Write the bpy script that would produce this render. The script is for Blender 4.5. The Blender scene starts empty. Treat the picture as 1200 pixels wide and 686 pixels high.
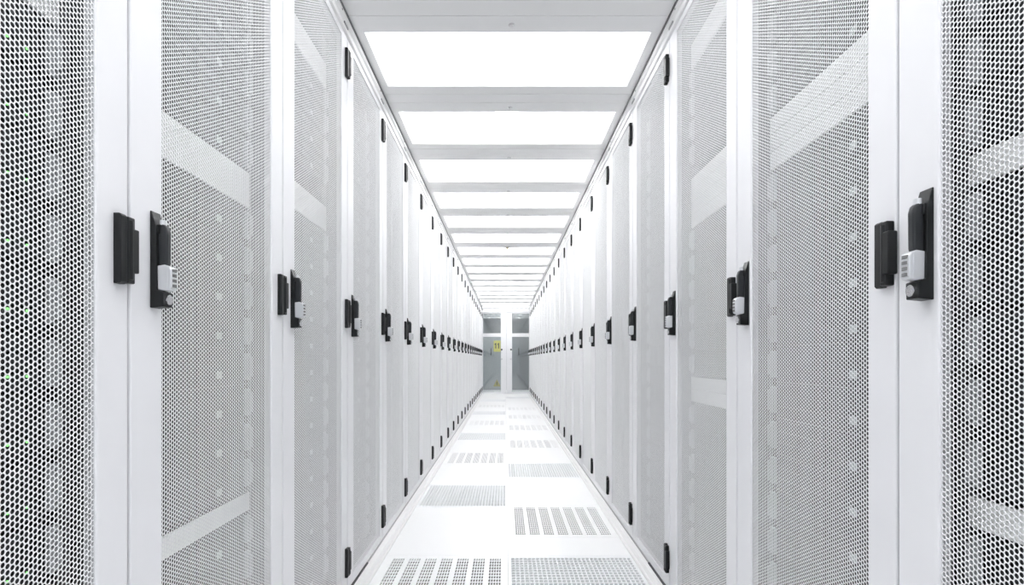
import bpy, bmesh, math
import numpy as np
from mathutils import Matrix, Vector

S = bpy.context.scene
COL = S.collection
PI = math.pi

# ------------------------------------------------------------------ camera
cam_d = bpy.data.cameras.new('camera')
cam = bpy.data.objects.new('camera', cam_d)
COL.objects.link(cam)
cam.location = (-0.0125, 0.0, 0.89)
cam.rotation_euler = (PI / 2, 0, 0)
cam_d.sensor_width = 36
cam_d.lens = 650 / 1200 * 36
cam_d.shift_x = 8 / 1200
cam_d.shift_y = 78 / 1200
cam_d.clip_start = 0.02
S.camera = cam

# ------------------------------------------------------------------ world, exposure
w = bpy.data.worlds.new('hall_light')
S.world = w
w.use_nodes = True
bgn = w.node_tree.nodes['Background']
bgn.inputs[0].default_value = (0.97, 0.98, 1.0, 1)
bgn.inputs[1].default_value = 2.2
S.view_settings.view_transform = 'Standard'
S.view_settings.look = 'None'
S.view_settings.gamma = 1
S.view_settings.use_curve_mapping = False
S.view_settings.exposure = 0.85
S.cycles.max_bounces = 14
S.cycles.diffuse_bounces = 8
S.cycles.transparent_max_bounces = 16
S.cycles.sample_clamp_indirect = 8

# ------------------------------------------------------------------ materials
def mat(name, col, rough=0.5, metal=0.0, spec=0.5, noise=0.0, scale=6.0, emit=None, es=0.0, bump=0.0):
    m = bpy.data.materials.new(name); m.use_nodes = True
    nt = m.node_tree; b = nt.nodes['Principled BSDF']
    b.inputs['Base Color'].default_value = (*col, 1)
    b.inputs['Roughness'].default_value = rough
    b.inputs['Metallic'].default_value = metal
    b.inputs['Specular IOR Level'].default_value = spec
    if noise or bump:
        tc = nt.nodes.new('ShaderNodeTexCoord')
        n = nt.nodes.new('ShaderNodeTexNoise'); n.inputs['Scale'].default_value = scale
        nt.links.new(tc.outputs['Object'], n.inputs['Vector'])
        if noise:
            r = nt.nodes.new('ShaderNodeValToRGB')
            r.color_ramp.elements[0].position = 0.3; r.color_ramp.elements[1].position = 0.7
            r.color_ramp.elements[0].color = (*[c * (1 - noise) for c in col], 1)
            r.color_ramp.elements[1].color = (*[min(1, c * (1 + noise * .3)) for c in col], 1)
            nt.links.new(n.outputs['Fac'], r.inputs[0]); nt.links.new(r.outputs[0], b.inputs['Base Color'])
        if bump:
            bp = nt.nodes.new('ShaderNodeBump'); bp.inputs['Strength'].default_value = bump
            bp.inputs['Distance'].default_value = 0.001
            nt.links.new(n.outputs['Fac'], bp.inputs['Height']); nt.links.new(bp.outputs[0], b.inputs['Normal'])
    if emit:
        b.inputs['Emission Color'].default_value = (*emit, 1); b.inputs['Emission Strength'].default_value = es
    return m

WHITE = mat('white_powder_coat', (.81, .81, .825), .42, noise=.015, scale=9)
SHEET = mat('white_perforated_steel', (.86, .865, .87), .45, noise=.01, scale=9)
RAILW = mat('white_profile', (.88, .88, .88), .35)
FLOOR = mat('white_floor_laminate', (.95, .95, .95), .3, noise=.01, scale=3)
FLOORG = mat('grating_coating', (.9, .91, .92), .35)
TRIM = mat('light_floor_border', (.86, .85, .85), .35)
GAP_SHADE = mat('dark_gap_shade', (.05, .05, .055), .7)
BEAM = mat('pale_grey_profile', (.80, .80, .80), .38, noise=.01)
BLACK = mat('black_moulded_plastic', (.008, .009, .010), .4, spec=.35)
BLACK2 = mat('charcoal_plastic', (.022, .024, .027), .35, spec=.4)
SILVER = mat('silver_lock_casing', (.72, .73, .75), .35, metal=.5)
CHROME = mat('chrome', (.75, .75, .76), .2, metal=1)
DIAL = mat('grey_number_dial', (.18, .18, .18), .5)
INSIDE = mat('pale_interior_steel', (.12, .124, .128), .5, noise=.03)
SRV = mat('dark_server_bezel', (.012, .013, .015), .45, noise=.2, scale=40)
SRV2 = mat('graphite_server_tray', (.03, .033, .036), .4)
EAR = mat('pale_server_latch', (.5, .52, .53), .35)
BLANK = mat('white_blanking_plate', (.92, .93, .91), .45)
UNDER = mat('plenum_concrete', (.12, .115, .11), .9, noise=.1)
DAMPER = mat('galvanised_damper', (.42, .455, .46), .45, noise=.05)
LED = mat('green_indicator', (.1, .5, .1), .4, emit=(.35, 1, .3), es=.7)
GCAB = mat('grey_cabinet_steel', (.42, .44, .45), .45, noise=.05)
GCABD = mat('dark_grey_cabinet_steel', (.17, .18, .19), .45)
YELLOW = mat('yellow_sign_plate', (.72, .66, .12), .5)
SIGNK = mat('black_sign_digits', (.02, .02, .02), .5)
WALLM = mat('pale_hall_wall', (.70, .73, .75), .7, noise=.03)
LAMP = mat('white_lamp_diffuser', (.9, .9, .9), .5, emit=(1, 1, 1), es=40)
FILL_LAMP = mat('room_fill_diffuser', (.9, .9, .9), .5, emit=(1, 1, 1), es=24)
GAP_SHADE2 = mat('pale_gap_shade', (.42, .42, .42), .6)
BRASS = mat('brass_fitting', (.55, .47, .25), .35, metal=.7)

def opal():
    m = bpy.data.materials.new('opal_polycarbonate'); m.use_nodes = True
    nt = m.node_tree; nt.nodes.clear()
    o = nt.nodes.new('ShaderNodeOutputMaterial')
    tr = nt.nodes.new('ShaderNodeBsdfTransparent'); tr.inputs[0].default_value = (1, 1, 1, 1)
    tl = nt.nodes.new('ShaderNodeBsdfTranslucent'); tl.inputs[0].default_value = (.97, .97, .97, 1)
    df = nt.nodes.new('ShaderNodeBsdfDiffuse'); df.inputs[0].default_value = (.9, .9, .9, 1)
    m1 = nt.nodes.new('ShaderNodeMixShader'); m1.inputs[0].default_value = .25
    nt.links.new(tl.outputs[0], m1.inputs[1]); nt.links.new(df.outputs[0], m1.inputs[2])
    m2 = nt.nodes.new('ShaderNodeMixShader'); m2.inputs[0].default_value = .45
    nt.links.new(m1.outputs[0], m2.inputs[1]); nt.links.new(tr.outputs[0], m2.inputs[2])
    nt.links.new(m2.outputs[0], o.inputs[0])
    return m
OPAL = opal()

def glass():
    m = bpy.data.materials.new('clear_door_glass'); m.use_nodes = True
    nt = m.node_tree; nt.nodes.clear()
    o = nt.nodes.new('ShaderNodeOutputMaterial')
    tr = nt.nodes.new('ShaderNodeBsdfTransparent'); tr.inputs[0].default_value = (.93, .95, .95, 1)
    gl = nt.nodes.new('ShaderNodeBsdfGlossy'); gl.inputs['Roughness'].default_value = .05
    mx = nt.nodes.new('ShaderNodeMixShader'); mx.inputs[0].default_value = .08
    nt.links.new(tr.outputs[0], mx.inputs[1]); nt.links.new(gl.outputs[0], mx.inputs[2])
    nt.links.new(mx.outputs[0], o.inputs[0])
    return m
GLASS = glass()

def rail_mat():
    # pale steel strip punched with a column of dark square holes
    m = mat('punched_mounting_rail', (.22, .23, .24), .45)
    nt = m.node_tree; b = nt.nodes['Principled BSDF']
    tc = nt.nodes.new('ShaderNodeTexCoord'); sp = nt.nodes.new('ShaderNodeSeparateXYZ')
    nt.links.new(tc.outputs['Object'], sp.inputs[0])
    def mth(op, a, bb=None):
        n = nt.nodes.new('ShaderNodeMath'); n.operation = op
        for i, v in enumerate((a, bb)):
            if v is None: continue
            if isinstance(v, (int, float)): n.inputs[i].default_value = v
            else: nt.links.new(v, n.inputs[i])
        return n.outputs[0]
    fz = mth('FRACT', mth('DIVIDE', sp.outputs['Z'], .0148))
    inz = mth('LESS_THAN', fz, .6)
    d1 = mth('LESS_THAN', mth('ABSOLUTE', mth('SUBTRACT', mth('ABSOLUTE', mth('SUBTRACT', sp.outputs['Y'], .3)), .2335)), .0045)
    f = mth('MULTIPLY', inz, d1)
    mx = nt.nodes.new('ShaderNodeMix'); mx.data_type = 'RGBA'
    mx.inputs[6].default_value = (.22, .23, .24, 1); mx.inputs[7].default_value = (.02, .02, .02, 1)
    nt.links.new(f, mx.inputs[0]); nt.links.new(mx.outputs[2], b.inputs['Base Color'])
    return m
RAILM = rail_mat()

# ------------------------------------------------------------------ mesh helpers
class MB:
    def __init__(self): self.bm = bmesh.new()
    def box(self, x0, x1, y0, y1, z0, z1, bev=0.0, seg=2):
        t = bmesh.new()
        bmesh.ops.create_cube(t, size=1)
        for v in t.verts:
            v.co = Vector((x0 + (v.co.x + .5) * (x1 - x0), y0 + (v.co.y + .5) * (y1 - y0), z0 + (v.co.z + .5) * (z1 - z0)))
        if bev:
            bmesh.ops.bevel(t, geom=t.edges[:], offset=bev, segments=seg, profile=.5, affect='EDGES')
        self._add(t); return self
    def _add(self, t):
        me = bpy.data.meshes.new('t'); t.to_mesh(me); t.free(); self.bm.from_mesh(me); bpy.data.meshes.remove(me)
    def cyl(self, p, axis, r, h, n=20, r2=None, bev=0):
        t = bmesh.new()
        bmesh.ops.create_cone(t, cap_ends=True, segments=n, radius1=r, radius2=r if r2 is None else r2, depth=h)
        R = {'x': Matrix.Rotation(PI / 2, 4, 'Y'), 'y': Matrix.Rotation(-PI / 2, 4, 'X'), 'z': Matrix.Identity(4)}[axis]
        bmesh.ops.transform(t, matrix=Matrix.Translation(p) @ R, verts=t.verts[:])
        self._add(t); return self
    def prism(self, pts, axis, a, b, bev=0.0):
        """pts: 2-D outline in the plane across axis; extruded from a to b"""
        t = bmesh.new()
        def P(u, v, k):
            return {'y': (u, k, v), 'x': (k, u, v), 'z': (u, v, k)}[axis]
        A = [t.verts.new(P(u, v, a)) for u, v in pts]; B = [t.verts.new(P(u, v, b)) for u, v in pts]
        t.faces.new(A); t.faces.new(B[::-1])
        n = len(pts)
        for i in range(n): t.faces.new((A[i], B[i], B[(i + 1) % n], A[(i + 1) % n]))
        bmesh.ops.recalc_face_normals(t, faces=t.faces[:])
        if bev: bmesh.ops.bevel(t, geom=t.edges[:], offset=bev, segments=2, profile=.5, affect='EDGES')
        self._add(t); return self
    def build(self, name, m, parent=None):
        me = bpy.data.meshes.new(name); self.bm.to_mesh(me); self.bm.free()
        return link(name, me, m, parent)

def link(name, me, m, parent=None):
    if m is not None:
        me.materials.clear(); me.materials.append(m)
    o = bpy.data.objects.new(name, me); COL.objects.link(o)
    if parent is not None: o.parent = parent
    return o

def thing(name, label, cat, loc=(0, 0, 0), rz=0.0, group=None):
    o = bpy.data.objects.new(name, None); COL.objects.link(o)
    o.empty_display_size = .05
    o.location = loc; o.rotation_euler = (0, 0, rz)
    o['label'] = label; o['category'] = cat
    if group: o['group'] = group
    return o
def tag(o, label, cat, group=None):
    o['label'] = label; o['category'] = cat
    if group: o['group'] = group
    return o
def struct(o):
    o['kind'] = 'structure'; return o
KIDS = {}
def kids(o):
    if o.name not in KIDS: KIDS[o.name] = [c for c in COL.objects if c.parent is o]
    return KIDS[o.name]
def copy_tree(o, parent=None):
    c = o.copy(); COL.objects.link(c)
    if parent is not None: c.parent = parent
    for ch in kids(o): copy_tree(ch, c)
    return c

def plate_with_holes(u0, u1, v0, v1, holes, shape, depth):
    """numpy arrays for a grid of cells. holes: list of centres; shape: (outer pts, inner pts) lists of equal length"""
    outer, inner = (np.array(s, dtype=np.float64) for s in shape)
    n = len(outer); c = np.array(holes, dtype=np.float64)
    N = len(c)
    o = c[:, None, :] + outer[None]; i = c[:, None, :] + inner[None]
    V = np.zeros((N, 3 * n, 3))
    V[:, :n, :2] = o; V[:, n:2 * n, :2] = i; V[:, 2 * n:, :2] = i; V[:, 2 * n:, 2] = -depth
    k = np.arange(n); k2 = (k + 1) % n
    ring = np.stack([k, k2, n + k2, n + k], 1)
    wall = np.stack([n + k, n + k2, 2 * n + k2, 2 * n + k], 1)
    F = np.concatenate([ring, wall])[None] + (np.arange(N) * 3 * n)[:, None, None]
    return V.reshape(-1, 3), F.reshape(-1, 4)

def np_mesh(name, V, F):
    me = bpy.data.meshes.new(name)
    me.vertices.add(len(V)); me.vertices.foreach_set('co', V.astype(np.float32).ravel())
    me.loops.add(F.size); me.loops.foreach_set('vertex_index', F.astype(np.int32).ravel())
    me.polygons.add(len(F))
    me.polygons.foreach_set('loop_start', np.arange(0, F.size, 4, dtype=np.int32))
    me.update(calc_edges=True)
    return me

# ------------------------------------------------------------------ dimensions
W = .6; Y0 = .267; NR = 23
YEND = Y0 + NR * W
T = 2.153                  # underside of the aisle roof
DT = 2.085                 # door top

# ------------------------------------------------------------------ floor: raised tiles over a plenum
fl = MB(); fl.box(-.66, .66, -1.5, YEND + 6, -.35, -.33)
struct(fl.build('floor', UNDER))

def solid_tile(x0, x1, y0, y1, label):
    m = MB(); m.box(x0 + .0006, x1 - .0006, y0 + .0006, y1 - .0006, -.035, 0, bev=.0006, seg=1)
    return tag(m.build('floor_tile', FLOOR), label, 'floor tile', 'plain white floor tiles')

def slot_tile(x0, x1, y0, y1, cy, label):
    """seven groups of five punched rows"""
    px0, px1 = x0 + .03, x1 - .02
    gw = (px1 - px0) / 7
    hw, pitch = .0042, (gw * .74) / 5
    rows = 16; rp = .522 / rows
    t = thing('perforated_floor_tile', label, 'floor tile', (0, 0, 0), 0, 'slotted airflow floor tiles')
    hol = []
    cw, ch = pitch / 2, rp / 2
    for g in range(7):
        gx = px0 + g * gw + gw * .13
        for c in range(5):
            for r in range(rows):
                hol.append((gx + (c + .5) * pitch, cy - .261 + (r + .5) * rp))
    n = 8
    a = [(-cw, -ch), (0, -ch), (cw, -ch), (cw, 0), (cw, ch), (0, ch), (-cw, ch), (-cw, 0)]
    hh = rp * .38; hx = pitch * .34
    i = [(-hx * .7, -hh), (0, -hh * 1.1), (hx * .7, -hh), (hx, 0), (hx * .7, hh), (0, hh * 1.1), (-hx * .7, hh), (-hx, 0)]
    V, F = plate_with_holes(0, 0, 0, 0, hol, (a, i), .004)
    # fill between the groups and around them with plain strips
    bb = MB()
    zb = -.0325
    y0h, y1h = cy - .261, cy + .261
    def strip(xa, xb, ya, yb): bb.box(xa, xb, ya, yb, -.012, 0)
    g0 = px0 + gw * .13
    strip(x0 + .0006, g0, y0h, y1h)
    for g in range(7):
        xa = px0 + g * gw + gw * .13 + 5 * pitch
        xb = px0 + (g + 1) * gw + gw * .13 if g < 6 else x1 - .0006
        strip(xa, xb, y0h, y1h)
    strip(x0 + .0006, x1 - .0006, y0 + .0006, y0h); strip(x0 + .0006, x1 - .0006, y1h, y1 - .0006)
    me = np_mesh('slot_plate', V, F)
    bb.bm.from_mesh(me); bpy.data.meshes.remove(me)
    bb.build('tile_top', FLOOR, t)
    under(t, x0, x1, y0, y1, UNDER, -.03)
    return t

def under(t, x0, x1, y0, y1, m, z):
    u = MB(); u.box(x0 + .004, x1 - .004, y0 + .004, y1 - .004, z - .005, z)
    u.box(x0 + .001, x0 + .004, y0 + .001, y1 - .001, z - .005, -.012); u.box(x1 - .004, x1 - .001, y0 + .001, y1 - .001, z - .005, -.012)
    u.box(x0 + .004, x1 - .004, y0 + .001, y0 + .004, z - .005, -.012); u.box(x0 + .004, x1 - .004, y1 - .004, y1 - .001, z - .005, -.012)
    u.build('air_damper', m, t)

def grid_tile(x0, x1, y0, y1, cy, label):
    t = thing('grille_floor_tile', label, 'floor tile', (0, 0, 0), 0, 'fine grille floor tiles')
    L = min(.545, (y1 - y0) - .04)
    xa, xb, ya, yb = x0 + .012, x1 - .010, cy - L / 2, cy + L / 2
    nx, ny = 29, 20
    px, py = (xb - xa) / nx, (yb - ya) / ny
    cw, ch = px / 2, py / 2
    hol = [(xa + (i + .5) * px, ya + (j + .5) * py) for i in range(nx) for j in range(ny)]
    k = .76
    a = [(-cw, -ch), (0, -ch), (cw, -ch), (cw, 0), (cw, ch), (0, ch), (-cw, ch), (-cw, 0)]
    i = [(-cw * k, -ch * k), (0, -ch * k), (cw * k, -ch * k), (cw * k, 0), (cw * k, ch * k), (0, ch * k), (-cw * k, ch * k), (-cw * k, 0)]
    V, F = plate_with_holes(0, 0, 0, 0, hol, (a, i), .006)
    bb = MB()
    e = .0006
    bb.box(x0 + e, xa, ya, yb, -.012, 0); bb.box(xb, x1 - e, ya, yb, -.012, 0)
    bb.box(x0 + e, x1 - e, y0 + e, ya, -.012, 0); bb.box(x0 + e, x1 - e, yb, y1 - e, -.012, 0)
    me = np_mesh('grille_plate', V, F)
    bb.bm.from_mesh(me); bpy.data.meshes.remove(me)
    bb.build('tile_top', FLOORG, t)
    under(t, x0, x1, y0, y1, DAMPER, -.020)
    return t

ORD = ['nearest', 'second', 'third', 'fourth', 'fifth', 'sixth', 'seventh', 'eighth', 'ninth', 'tenth', 'eleventh', 'twelfth',
       'thirteenth', 'fourteenth', 'fifteenth', 'sixteenth', 'seventeenth', 'eighteenth', 'nineteenth', 'twentieth',
       'twenty-first', 'twenty-second', 'farthest']
def lay(side, x0, x1, perf):
    y = -1.5; np_ = ns = ng = 0
    for (a, b, c, kind) in perf:
        if a > y + .01:
            solid_tile(x0, x1, y, a, ('%s plain white floor tile in the %s column' % (ORD[np_], side)) if y > 0 else
                       'plain white floor tile right under the camera in the %s column' % side)
            if y > 0: np_ += 1
        if kind == 'slot':
            slot_tile(x0, x1, a, b, c, '%s white floor tile punched with seven bands of slots, %s column' % (ORD[ns], side)); ns += 1
        else:
            grid_tile(x0, x1, a, b, c, '%s pale grey fine-grille floor tile in the %s column' % (ORD[ng], side)); ng += 1
        y = b
    solid_tile(x0, x1, y, YEND + .1, '%s plain white floor tile in the %s column, by the end doors' % ('farthest', side))
seqL = [(1.94, 2.51, 2.2155, 'slot')] + [(c - .3, c + .3, c, k) for c, k in ((3.627, 'grid'), (5.0, 'slot'), (6.38, 'grid'), (7.73, 'slot'), (9.14, 'grid'), (10.5, 'slot'), (11.9, 'grid'))]
seqR = [(1.92, 2.51, 2.21, 'grid')] + [(c - .3, c + .3, c, k) for c, k in ((3.066, 'slot'), (4.45, 'grid'), (5.82, 'slot'), (7.19, 'slot'), (8.55, 'slot'), (9.95, 'slot'), (12.8, 'grid'))]
lay('left', -.55, 0, seqL)
lay('right', 0, .556, seqR)

for sgn, nm in ((-1, 'baseboard_left'), (1, 'baseboard_right')):
    b = MB(); xe = .55 if sgn < 0 else .556
    prof = [(xe, -.03), (xe, .006), (xe + .004, .010), (xe + .010, .010), (xe + .013, .007), (xe + .022, .020), (.605, .020), (.605, -.03)]
    b.prism([(sgn * u, v) for u, v in prof], 'y', -1.5, YEND + .1)
    struct(b.build(nm, TRIM))
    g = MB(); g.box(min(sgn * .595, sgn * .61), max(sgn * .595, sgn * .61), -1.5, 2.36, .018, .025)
    struct(g.build('trim_1' if sgn < 0 else 'trim_2', GAP_SHADE))  # dark strip colour stands in for the shadow gap under the cabinets
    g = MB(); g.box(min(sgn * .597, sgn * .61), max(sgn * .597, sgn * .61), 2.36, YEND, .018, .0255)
    struct(g.build('trim_11' if sgn < 0 else 'trim_12', GAP_SHADE2))  # same gap farther along, its shade painted paler

# ------------------------------------------------------------------ top rails (continuous profile over the doors)
for sgn, nm in ((-1, 'trim_3'), (1, 'trim_4')):
    b = MB()
    prof = [(.60, DT + .004), (.594, DT + .006), (.594, DT + .020), (.598, DT + .024), (.598, DT + .034), (.590, DT + .038), (.590, T - .012), (.596, T - .008), (.64, T - .008), (.64, DT + .004)]
    b.prism([(sgn * u, v) for u, v in prof], 'y', -1.5, YEND)
    struct(b.build(nm, RAILW))
    d = MB()
    d.box(min(sgn * .588, sgn * .64), max(sgn * .588, sgn * .64), -1.5, YEND, T - .008, T + .012)
    struct(d.build('trim_5' if sgn < 0 else 'trim_6', mat('grey_gap_shade', (.22, .22, .22), .6)))  # grey strip paints the shadow gap between rail and roof
    q = MB()
    for k in range(NR):
        yk = Y0 + k * W
        q.box(min(sgn * .5935, sgn * .5995), max(sgn * .5935, sgn * .5995), yk - .055, yk - .010, DT + .025, DT + .033)
        q.cyl((sgn * .5895, yk - .10, DT + .047), 'x', .004, .002, 12)
    struct(q.build('trim_7' if sgn < 0 else 'trim_8', mat('grey_slot', (.35, .35, .35), .5)))

# ------------------------------------------------------------------ aisle roof modules
PM = .69; YM = 2.04
def roof_module(n):
    t = thing('ceiling_panel', 'x', 'ceiling panel', (0, YM + n * PM, T), 0, 'framed opal roof panels over the aisle')
    f = MB()
    f.box(-.60, .60, .0012, .104, 0, .045, bev=.001, seg=1)
    f.box(-.60, .60, .53, PM - .0012, 0, .045, bev=.001, seg=1)
    f.box(-.60, -.556, .104, .53, 0, .045)
    f.box(.552, .60, .104, .53, 0, .045)
    f.box(-.60, .60, .60, .604, -.002, .001)
    f.build('frame', BEAM, t)
    p = MB(); p.box(-.58, .58, .09, .545, .045, .048)
    p.build('opal_sheet', OPAL, t)
    s = MB()
    s.cyl((.012, .052, -.002), 'z', .011, .005, 20, r2=.011)
    s.build('fastener', CHROME, t)
    s2 = MB(); s2.cyl((.012, .052, -.0055), 'z', .007, .004, 16)
    s2.build('fastener', mat('pale_plug', (.75, .75, .75), .4) if n == -1 else bpy.data.materials['pale_plug'], t)
    return t
mods = []
proto_m = roof_module(-1)
nmod = int((YEND - YM) / PM) + 1
for n in range(-1, nmod):
    t = proto_m if n == -1 else copy_tree(proto_m)
    t.location.y = YM + n * PM
    t['label'] = ('pale-framed opal roof panel, cut off by the top edge of the photo, nearest of the row' if n == -1 else
                  'white opal roof panel in a grey frame, %s whole one from the camera along the aisle' % (ORD[n].replace('nearest', 'first')) if n < nmod - 1 else
                  'white opal roof panel in a grey frame, farthest one, above the end doors')
m = MB(); m.box(-.6, .6, -1.5, YM - PM, T + .04, T + .045)
struct(m.build('ceiling', OPAL))

# lamps hanging in the hall above the roof panels, seen through them
def lamp(y0, y1, label):
    t = thing('linear_lamp', label, 'lamp', (0.0, (y0 + y1) / 2, 2.72), 0, 'linear lamps above the roof panels')
    L = (y1 - y0) / 2
    a = MB(); a.box(-.095, .095, -L - .02, L + .02, .012, .06, bev=.004); a.build('housing', WHITE, t)
    b = MB(); b.box(-.08, .08, -L, L, 0, .013, bev=.003); b.build('diffuser', LAMP, t)
    for s in (-1, 1):
        c = MB(); c.cyl((0, s * L * .7, .55), 'z', .003, 1.0, 8); c.build('suspension_cable', CHROME, t)
for i, (a, b) in enumerate(((3.45, 4.95), (6.45, 7.95), (9.45, 10.95), (12.45, 13.95))):
    lamp(a, b, 'long white lamp glowing through the roof panels, %s from the camera' % ORD[i])

h = MB(); h.box(-.03, .03, 2.6, YEND, 3.77, 3.81); h.box(-1.6, -1.56, YEND - .04, YEND, 0, 3.77)
for yy in (3.2, 5.7, 8.2, 10.7, 13.2): h.box(-1.6, 1.6, yy, yy + .04, 3.81, 3.85)
h.box(1.56, 1.6, YEND - .04, YEND, 0, 3.81)
struct(h.build('trim_10', BEAM))

# sprinkler under a beam
t = thing('sprinkler_head', 'small brass sprinkler head under the middle of a roof beam', 'sprinkler', (.012, YM + 6 * PM + .05, T), 0)
a = MB(); a.cyl((0, 0, -.008), 'z', .030, .008, 24); a.build('rosette', CHROME, t)
a = MB(); a.cyl((0, 0, -.02), 'z', .009, .02, 12).box(-.014, -.010, -.003, .003, -.045, -.012).box(.010, .014, -.003, .003, -.045, -.012)
a.cyl((0, 0, -.046), 'z', .018, .003, 20); a.build('nozzle', BRASS, t)

# ------------------------------------------------------------------ cabinet prototype (front plane x=0 facing +x, y 0..W handle->hinge)
def make_cabinet():
    t = thing('server_cabinet', 'x', 'server cabinet')
    b = MB()
    D = 1.0; zt = DT + .002
    b.box(-D, -.024, .001, .003, .02, zt)            # side panels
    b.box(-D, -.024, W - .003, W - .001, .02, zt)
    b.box(-D, -D + .003, .001, W - .001, .02, zt)
    b.box(-D, -.024, .001, W - .001, zt - .003, zt)
    b.box(-D, -.024, .001, W - .001, .02, .024)
    # front posts and cross members
    b.box(-.055, -.0235, .001, .030, .02, zt); b.box(-.055, -.0235, W - .030, W - .001, .02, zt)
    b.box(-.055, -.0235, .03, W - .03, .02, .05); b.box(-.055, -.0235, .03, W - .03, zt - .03, zt)
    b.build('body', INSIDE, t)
    r = MB()
    r.box(-.072, -.070, .030, .0755, .05, zt - .03); r.box(-.072, -.070, W - .0755, W - .030, .05, zt - .03)
    r.box(-.10, -.072, .030, .032, .05, zt - .03); r.box(-.10, -.072, W - .032, W - .03, .05, zt - .03)
    r.build('mounting_rail', RAILM, t)
    # door
    d = MB(); z0, z1 = .027, DT
    y0p, y1p, z0p, z1p = .083, W - .070, .060, DT - .024
    d.box(-.020, 0, .0032, y0p, z0, z1, bev=.0025); d.box(-.020, 0, y1p, W - .0032, z0, z1, bev=.0025)
    d.box(-.020, -.0004, y0p - .003, y1p + .003, z0 + .0005, z0p); d.box(-.020, -.0004, y0p - .003, y1p + .003, z1p, z1 - .0005)
    door = d.build('door', WHITE, t)
    # perforated sheet
    pz, r_ = .0075, .00328
    py = pz * math.sqrt(3) / 2; s = pz / math.sqrt(3)
    ys = np.arange(y0p - py * .3, y1p + py * .8, py); zs = np.arange(z0p - .002, z1p + .006, pz)
    cen = [(y, z + (pz / 2 if i % 2 else 0)) for i, y in enumerate(ys) for z in zs]
    cor = [(s * math.cos(k * PI / 3), s * math.sin(k * PI / 3)) for k in range(6)]
    outer = []
    for k in range(6):
        c, e = cor[k], cor[(k + 1) % 6]
        outer += [c, ((c[0] + e[0]) / 2, (c[1] + e[1]) / 2)]
    inner = [(r_ * math.cos(k * PI / 6), r_ * math.sin(k * PI / 6)) for k in range(12)]
    V, F = plate_with_holes(0, 0, 0, 0, cen, (outer, inner), .0010)
    V = V[:, [2, 0, 1]].copy(); V[:, 0] -= .004
    me = np_mesh('perforated_sheet', V, F)
    link('perforated_sheet', me, SHEET, door)
    for zc in (.14, 1.057, 1.98):
        h = MB()
        h.prism([(0, zc - .053), (.009, zc - .053), (.012, zc - .050), (.012, zc + .050), (.009, zc + .053), (0, zc + .053)], 'y', W - .036, W - .022, bev=.0012)
        h.prism([(0, zc - .051), (.013, zc - .051), (.013, zc + .051), (0, zc + .051)], 'y', W - .022, W - .005, bev=.002)
        h.box(0, .015, W - .014, W + .002, zc - .034, zc + .034, bev=.002)
        h.cyl((.010, W - .014, zc), 'z', .0055, .09, 14)
        h.build('hinge', BLACK, door)
    # swing handle with combination lock
    ha, hb = .050, .075; zb, ztp = .975, 1.136
    H = ztp - zb
    a = MB()
    a.prism([(0, zb), (.030, zb + .002), (.031, zb + .026), (.016, zb + .030), (.014, ztp - .050), (.014, ztp - .028), (.003, ztp), (0, ztp)], 'y', ha, hb, bev=.0012)
    a.box(.012, .018, ha + .003, hb - .003, ztp - .038, ztp - .022, bev=.002)
    hd = a.build('swing_handle', BLACK, t)
    hd.scale.x = .74
    l = MB()
    l.prism([(.012, zb + .062), (.030, zb + .066), (.033, zb + .075), (.034, ztp - .034), (.030, ztp - .024), (.020, ztp - .019), (.012, ztp - .022)], 'y', ha + .006, hb - .006, bev=.003)
    l.build('lever', BLACK2, hd)
    g = MB(); g.cyl((.020, (ha + hb) / 2, ztp - .019), 'z', .0065, .010, 18); g.build('pivot_pin', SILVER, hd)
    c = MB()
    c.prism([(.012, zb + .030), (.030, zb + .028), (.043, zb + .031), (.045, zb + .036), (.045, zb + .062), (.042, zb + .068), (.030, zb + .072), (.012, zb + .070)], 'y', ha + .003, hb - .003, bev=.0018)
    c.box(.034, .037, ha + .002, hb - .002, zb + .032, zb + .068)
    c.build('combination_lock', SILVER, hd)
    for k in range(4):
        z = zb + .037 + k * .0085
        e = MB(); e.cyl((.0425, (ha + hb) / 2, z), 'z', .0062, .0048, 14); e.build('number_dial', DIAL, hd)
    k_ = MB(); k_.cyl((.032, (ha + hb) / 2, zb + .014), 'x', .0085, .006, 24); k_.box(.0345, .0358, (ha + hb) / 2 - .0012, (ha + hb) / 2 + .0012, zb + .009, zb + .019)
    k_.build('key_cylinder', CHROME, hd)
    return t
proto = make_cabinet()
def lab(k, side):
    if k == 0: return 'white server cabinet nearest the camera on the %s, cut off by the photo edge' % side
    if k == 1: return 'white mesh-door server cabinet, first whole one on the %s of the aisle' % side
    if k == NR - 1: return 'white server cabinet at the far end of the %s row, beside the end doors' % side
    return 'white mesh-door server cabinet in the %s row, %s from the camera' % (side, ORD[k])
for k in range(NR):
    for side in ('left', 'right'):
        t = proto if (k == 0 and side == 'left') else copy_tree(proto)
        if side == 'left': t.location = (-.6, Y0 + k * W, 0)
        else: t.location = (.6, Y0 + (k + 1) * W, 0); t.rotation_euler = (0, 0, PI)
        t['label'] = lab(k, side); t['group'] = 'server cabinets of the %s row' % side

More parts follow.
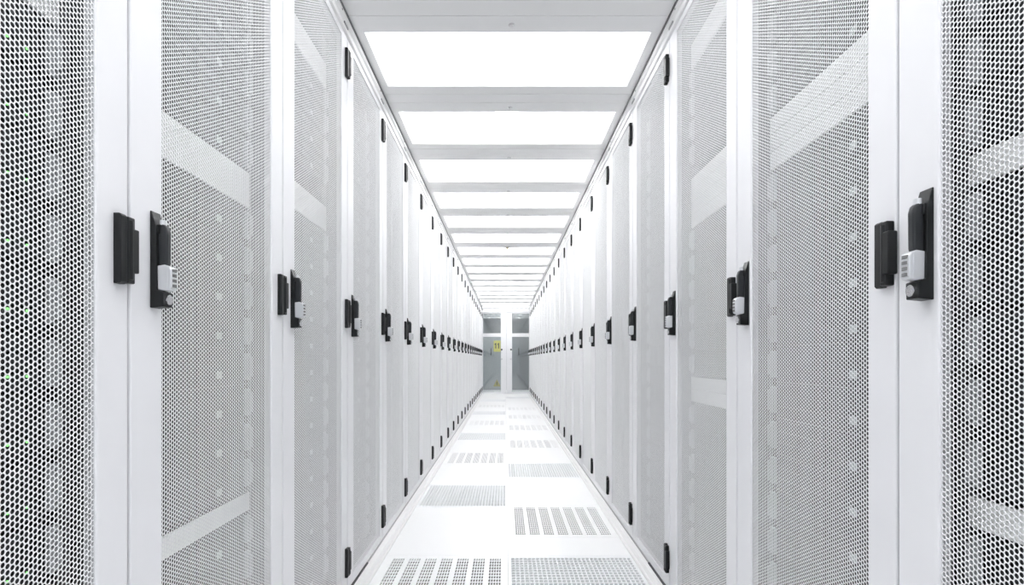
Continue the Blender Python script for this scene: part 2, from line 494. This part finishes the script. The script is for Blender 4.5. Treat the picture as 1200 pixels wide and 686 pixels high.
# ------------------------------------------------------------------ servers and blanking plates inside the near cabinets
U = .04445
def make_server():
    t = thing('rack_server', 'x', 'server')
    a = MB(); hgt = 2 * U - .002
    a.box(-.75, -.0735, .082, W - .082, 0.001, hgt)
    a.box(-.0735, -.068, .078, W - .078, 0.001, hgt); a.box(-.0695, -.066, .060, W - .060, 0.001, hgt)
    a.build('chassis', SRV, t)
    g = MB()
    for c in range(4):
        for r in range(3):
            y = .088 + c * .108; z = .006 + r * .0265
            g.box(-.068, -.062, y, y + .103, z, z + .0235, bev=.001, seg=1)
            g.box(-.062, -.060, y + .08, y + .098, z + .006, z + .012)
    g.build('drive_bays', SRV2, t)
    for y in (.062, W - .080):
        e = MB(); e.box(-.068, -.058, y, y + .018, .010, hgt - .010, bev=.002)
        e.cyl((-.054, y + .009, hgt / 2), 'z', .005, .05, 12)
        e.build('ear_latch', EAR, t)
    e = MB(); e.box(-.0622, -.0612, .38, .405, .018, .034); e.build('label_plate', EAR, t)
    for y in (.455, .485):
        l = MB(); l.cyl((-.0605, y, .026), 'x', .0018, .002, 10); l.build('status_light', LED, t)
    return t
sproto = make_server()
def make_blank(nu):
    b = MB(); b.box(-.0675, -.060, .060, W - .060, .0006, nu * U - .0006, bev=.0012, seg=1)
    return b
first = [True]; fb = {}
SIDEN = {'left': 'left', 'right': 'right'}
def fill(side, k, blanks):
    """blanks: list of (z_bottom, units)"""
    pos = 'nearest' if k == 0 else ORD[k]
    yk = Y0 + k * W
    loc = (lambda z: ((-.6, yk, z), 0)) if side == 'left' else (lambda z: ((.6, yk + W, z), PI))
    zs = []
    bl = sorted(blanks)
    spans = []; z = .06
    for zb, nu in bl:
        spans.append((z, zb)); z = zb + nu * U
    spans.append((z, 2.04))
    cnt = 0
    for a, b in spans:
        n = int((b - a + .002) / (2 * U))
        # stack downwards from the plate above so that the rows meet it
        start = b - n * 2 * U if b < 2.03 else a
        for i in range(n):
            z = start + i * 2 * U
            t = sproto if first[0] else copy_tree(sproto); first[0] = False
            if not (side == 'left' and k == 0):      # the lights show only in the nearest left cabinet
                for c in [c for c in COL.objects if c.parent is t and c.name.startswith('status_light')]: bpy.data.objects.remove(c)
            t.location, rz = loc(z); t.rotation_euler = (0, 0, rz)
            cnt += 1
            t['label'] = 'dark server behind the mesh of the %s %s cabinet, %s from the bottom' % (pos, side, ORD[cnt - 1].replace('nearest', 'first'))
            t['group'] = 'rack servers in the near cabinets'
    for j, (zb, nu) in enumerate(bl):
        h = 2 if side == 'left' and nu % 2 == 0 else 1     # plates two units high on the left, one unit high elsewhere
        for i in range(0, nu, h):
            if h not in fb:
                fb[h] = make_blank(h).build('blanking_plate', BLANK); o = fb[h]
            else:
                o = fb[h].copy(); COL.objects.link(o)
            o.location, rz = loc(zb + i * U); o.rotation_euler = (0, 0, rz)
            wh = 'low' if zb < .9 else ('upper' if zb < 1.8 else 'top')
            st = '' if nu == h else (' stack, bottom one' if i == 0 else (' stack, top one' if i == nu - h else ' stack, %s from below' % ORD[i]))
            tag(o, 'white blank plate in the %s %s cabinet, %s%s' % (pos, side, wh, st), 'blanking plate', 'white blanking plates in the cabinets')
fill('left', 0, [(1.374, 2)])
fill('left', 1, [(.508, 1), (1.272, 2)])
fill('left', 2, [(1.352, 2), (1.868, 2)])
fill('right', 0, [(.647, 1), (1.140, 1)])
fill('right', 1, [(1.367, 3)])
fill('right', 2, [(.737, 2), (1.363, 4), (1.937, 2)])
fill('left', 3, [])
fill('right', 3, [])

# ------------------------------------------------------------------ end of the aisle: sliding glass doors and the room beyond
ye = YEND
h = MB(); h.box(-.62, .62, ye, ye + .10, 2.075, 2.24, bev=.003); h.box(-.62, .62, ye - .012, ye, 2.11, 2.14)
struct(h.build('trim_9', WHITE))
for sgn, nm, xa, xb in ((-1, 'door_1', -.60, .018), (1, 'door_2', .022, .60)):
    d = MB()
    xi = (-.122, .018) if sgn < 0 else (.022, .162)
    xo = (-.60, -.575) if sgn < 0 else (.592, .60)
    d.box(xi[0], xi[1], ye + .02, ye + .06, .012, 2.075, bev=.003)
    d.box(xo[0], xo[1], ye + .02, ye + .06, .012, 2.075)
    a, b = (xo[1], xi[0]) if sgn < 0 else (xi[1], xo[0])
    d.box(a, b, ye + .022, ye + .058, .012, .055); d.box(a, b, ye + .022, ye + .058, 1.455, 1.545); d.box(a, b, ye + .022, ye + .058, 2.045, 2.075)
    o = struct(d.build(nm, WHITE))
    for nmz, z0, z1 in (('lower', .055, 1.455), ('upper', 1.545, 2.045)):
        g = MB(); g.box(a, b, ye + .038, ye + .043, z0, z1); g.build('glass_pane', GLASS, o)
    xm = -.10 if sgn < 0 else .135
    p = MB(); p.cyl((xm, ye + .012, 1.13), 'y', .022, .02, 20); p.box(xm - .02, xm + .02, ye + .004, ye + .02, .885, .893)
    p.build('door_handle', BLACK2, o)

# unseen wall added behind the camera to cut the light from there
m = MB(); m.box(-1.7, 1.7, -1.6, -1.5, -.35, 2.6); struct(m.build('wall_light_block', WALLM))
# the last stretch of cabinets behind the camera carries on as a plain white front
for nm, xa, xb in (('wall_left_near', -.64, -.60), ('wall_right_near', .60, .64)):
    m = MB(); m.box(xa, xb, -1.5, Y0 - .001, .02, DT); struct(m.build(nm, WHITE))
# room beyond
m = MB(); m.box(-2.6, 2.6, ye + .1005, ye + 5.9, -.04, 0); struct(m.build('floor_back', FLOOR))
m = MB(); m.box(-2.65, 2.65, ye + .1, ye + 6, 3.2, 3.25); m.box(-2.65, -.62, ye, ye + .1, -.35, 3.25); m.box(.62, 2.65, ye, ye + .1, -.35, 3.25); m.box(-.62, .62, ye, ye + .1, 2.24, 3.25)
struct(m.build('wall_end', WALLM))
t = thing('linear_lamp', 'fill lamp added in the room beyond the glass doors, above the cable tray', 'lamp', (0, ye + 1.0, 3.1))  # unseen lamp added to brighten the room behind the glass
a = MB(); a.box(-.8, .8, -.09, .09, .01, .06, bev=.004); a.build('housing', WHITE, t)
a = MB(); a.box(-.78, .78, -.08, .08, 0, .012, bev=.003); a.build('diffuser', FILL_LAMP, t)
for nm, bx in (('wall_back', (-2.6, 2.6, ye + 5.9, ye + 6.0, -.05, 3.2)), ('wall_left', (-2.65, -2.6, ye + .1, ye + 6.0, -.05, 3.2)), ('wall_right', (2.6, 2.65, ye + .1, ye + 6.0, -.05, 3.2)),
               ):
    m = MB(); m.box(*bx); struct(m.build(nm, WALLM))
def far_cabinet(x0, x1, y, label, m, seam):
    t = thing('grey_cabinet', label, 'cabinet', ((x0 + x1) / 2, y, 0), 0, 'grey cabinets beyond the glass doors')
    hw = (x1 - x0) / 2
    a = MB(); a.box(-hw, hw, 0.02, .8, 0, 1.62, bev=.004); a.build('body', m, t)
    for s0, s1 in ((-hw + .01, seam - .004), (seam + .004, hw - .01)):
        d = MB(); d.box(s0, s1, 0, .02, .46, 1.58, bev=.003)
        for i in range(17): d.box(s0 + .03, s1 - .03, -.002, .0, .52 + i * .06, .55 + i * .06)
        d.build('door', m, t)
        d = MB(); d.box(s0, s1, 0, .02, .05, .45, bev=.003); d.build('plinth_panel', m, t)
    hnd = MB(); hnd.box(seam - .05, seam - .03, -.03, 0, 1.0, 1.2, bev=.004); hnd.build('handle', BLACK2, t)
    return t
yc = ye + 1.9
far_cabinet(-.95, .03, yc, 'pale grey cabinet seen through the left glass door, carrying the number sign', GCAB, .08)
far_cabinet(.035, .70, yc, 'mid grey cabinet seen through the right glass door', mat('mid_grey_cabinet_steel', (.29, .30, .31), .45), .05)
far_cabinet(.71, 1.5, yc + .15, 'dark grey cabinet at the right edge of the right glass door', GCABD, .10)
# wall panel above the cabinets
# cable tray
t = thing('cable_tray', 'white perforated cable tray above the grey cabinets beyond the doors', 'cable tray', (0, yc - .1, 2.06))
a = MB(); a.box(-2.6, 2.6, 0, .006, .0, .02); a.box(-2.6, 2.6, 0, .006, .13, .15)
for i in range(34):
    x = -2.6 + i * .155
    a.prism([(x, .02), (x + .03, .02), (x + .10, .13), (x + .07, .13)], 'y', 0, .006)
    a.prism([(x + .155, .02), (x + .125, .02), (x + .07, .13), (x + .10, .13)], 'y', .001, .005)
a.build('side_rail', WHITE, t)
a = MB()
for i in range(18): a.box(-2.6 + i * .3, -2.57 + i * .3, .006, .30, .0, .01)
a.build('rung', WHITE, t)
# number sign
t = thing('number_sign', 'yellow sign with the number 11 on the pale grey cabinet', 'sign', (-.245, yc - .008, 1.10))
a = MB(); a.box(-.10, .10, -.003, 0, 0, .32, bev=.001, seg=1); a.build('plate', YELLOW, t)
a = MB()
for x in (-.037, .043):
    a.prism([(x - .014, .09), (x + .014, .09), (x + .014, .25), (x - .008, .25), (x - .036, .215), (x - .036, .195), (x - .014, .205)], 'y', -.005, -.003)
a.build('digits', SIGNK, t)
t = thing('warning_label', 'yellow triangular warning label low on the pale grey cabinet', 'label', (-.25, yc - .005, .10))
a = MB(); a.prism([(-.11, 0), (.11, 0), (0, .20)], 'y', -.003, 0); a.build('plate', mat('dull_yellow_label', (.42, .38, .12), .5), t)
a = MB(); a.prism([(-.008, .05), (.008, .05), (.012, .13), (-.012, .13)], 'y', -.005, -.003); a.box(-.009, .009, -.005, -.003, .025, .04); a.build('mark', SIGNK, t)
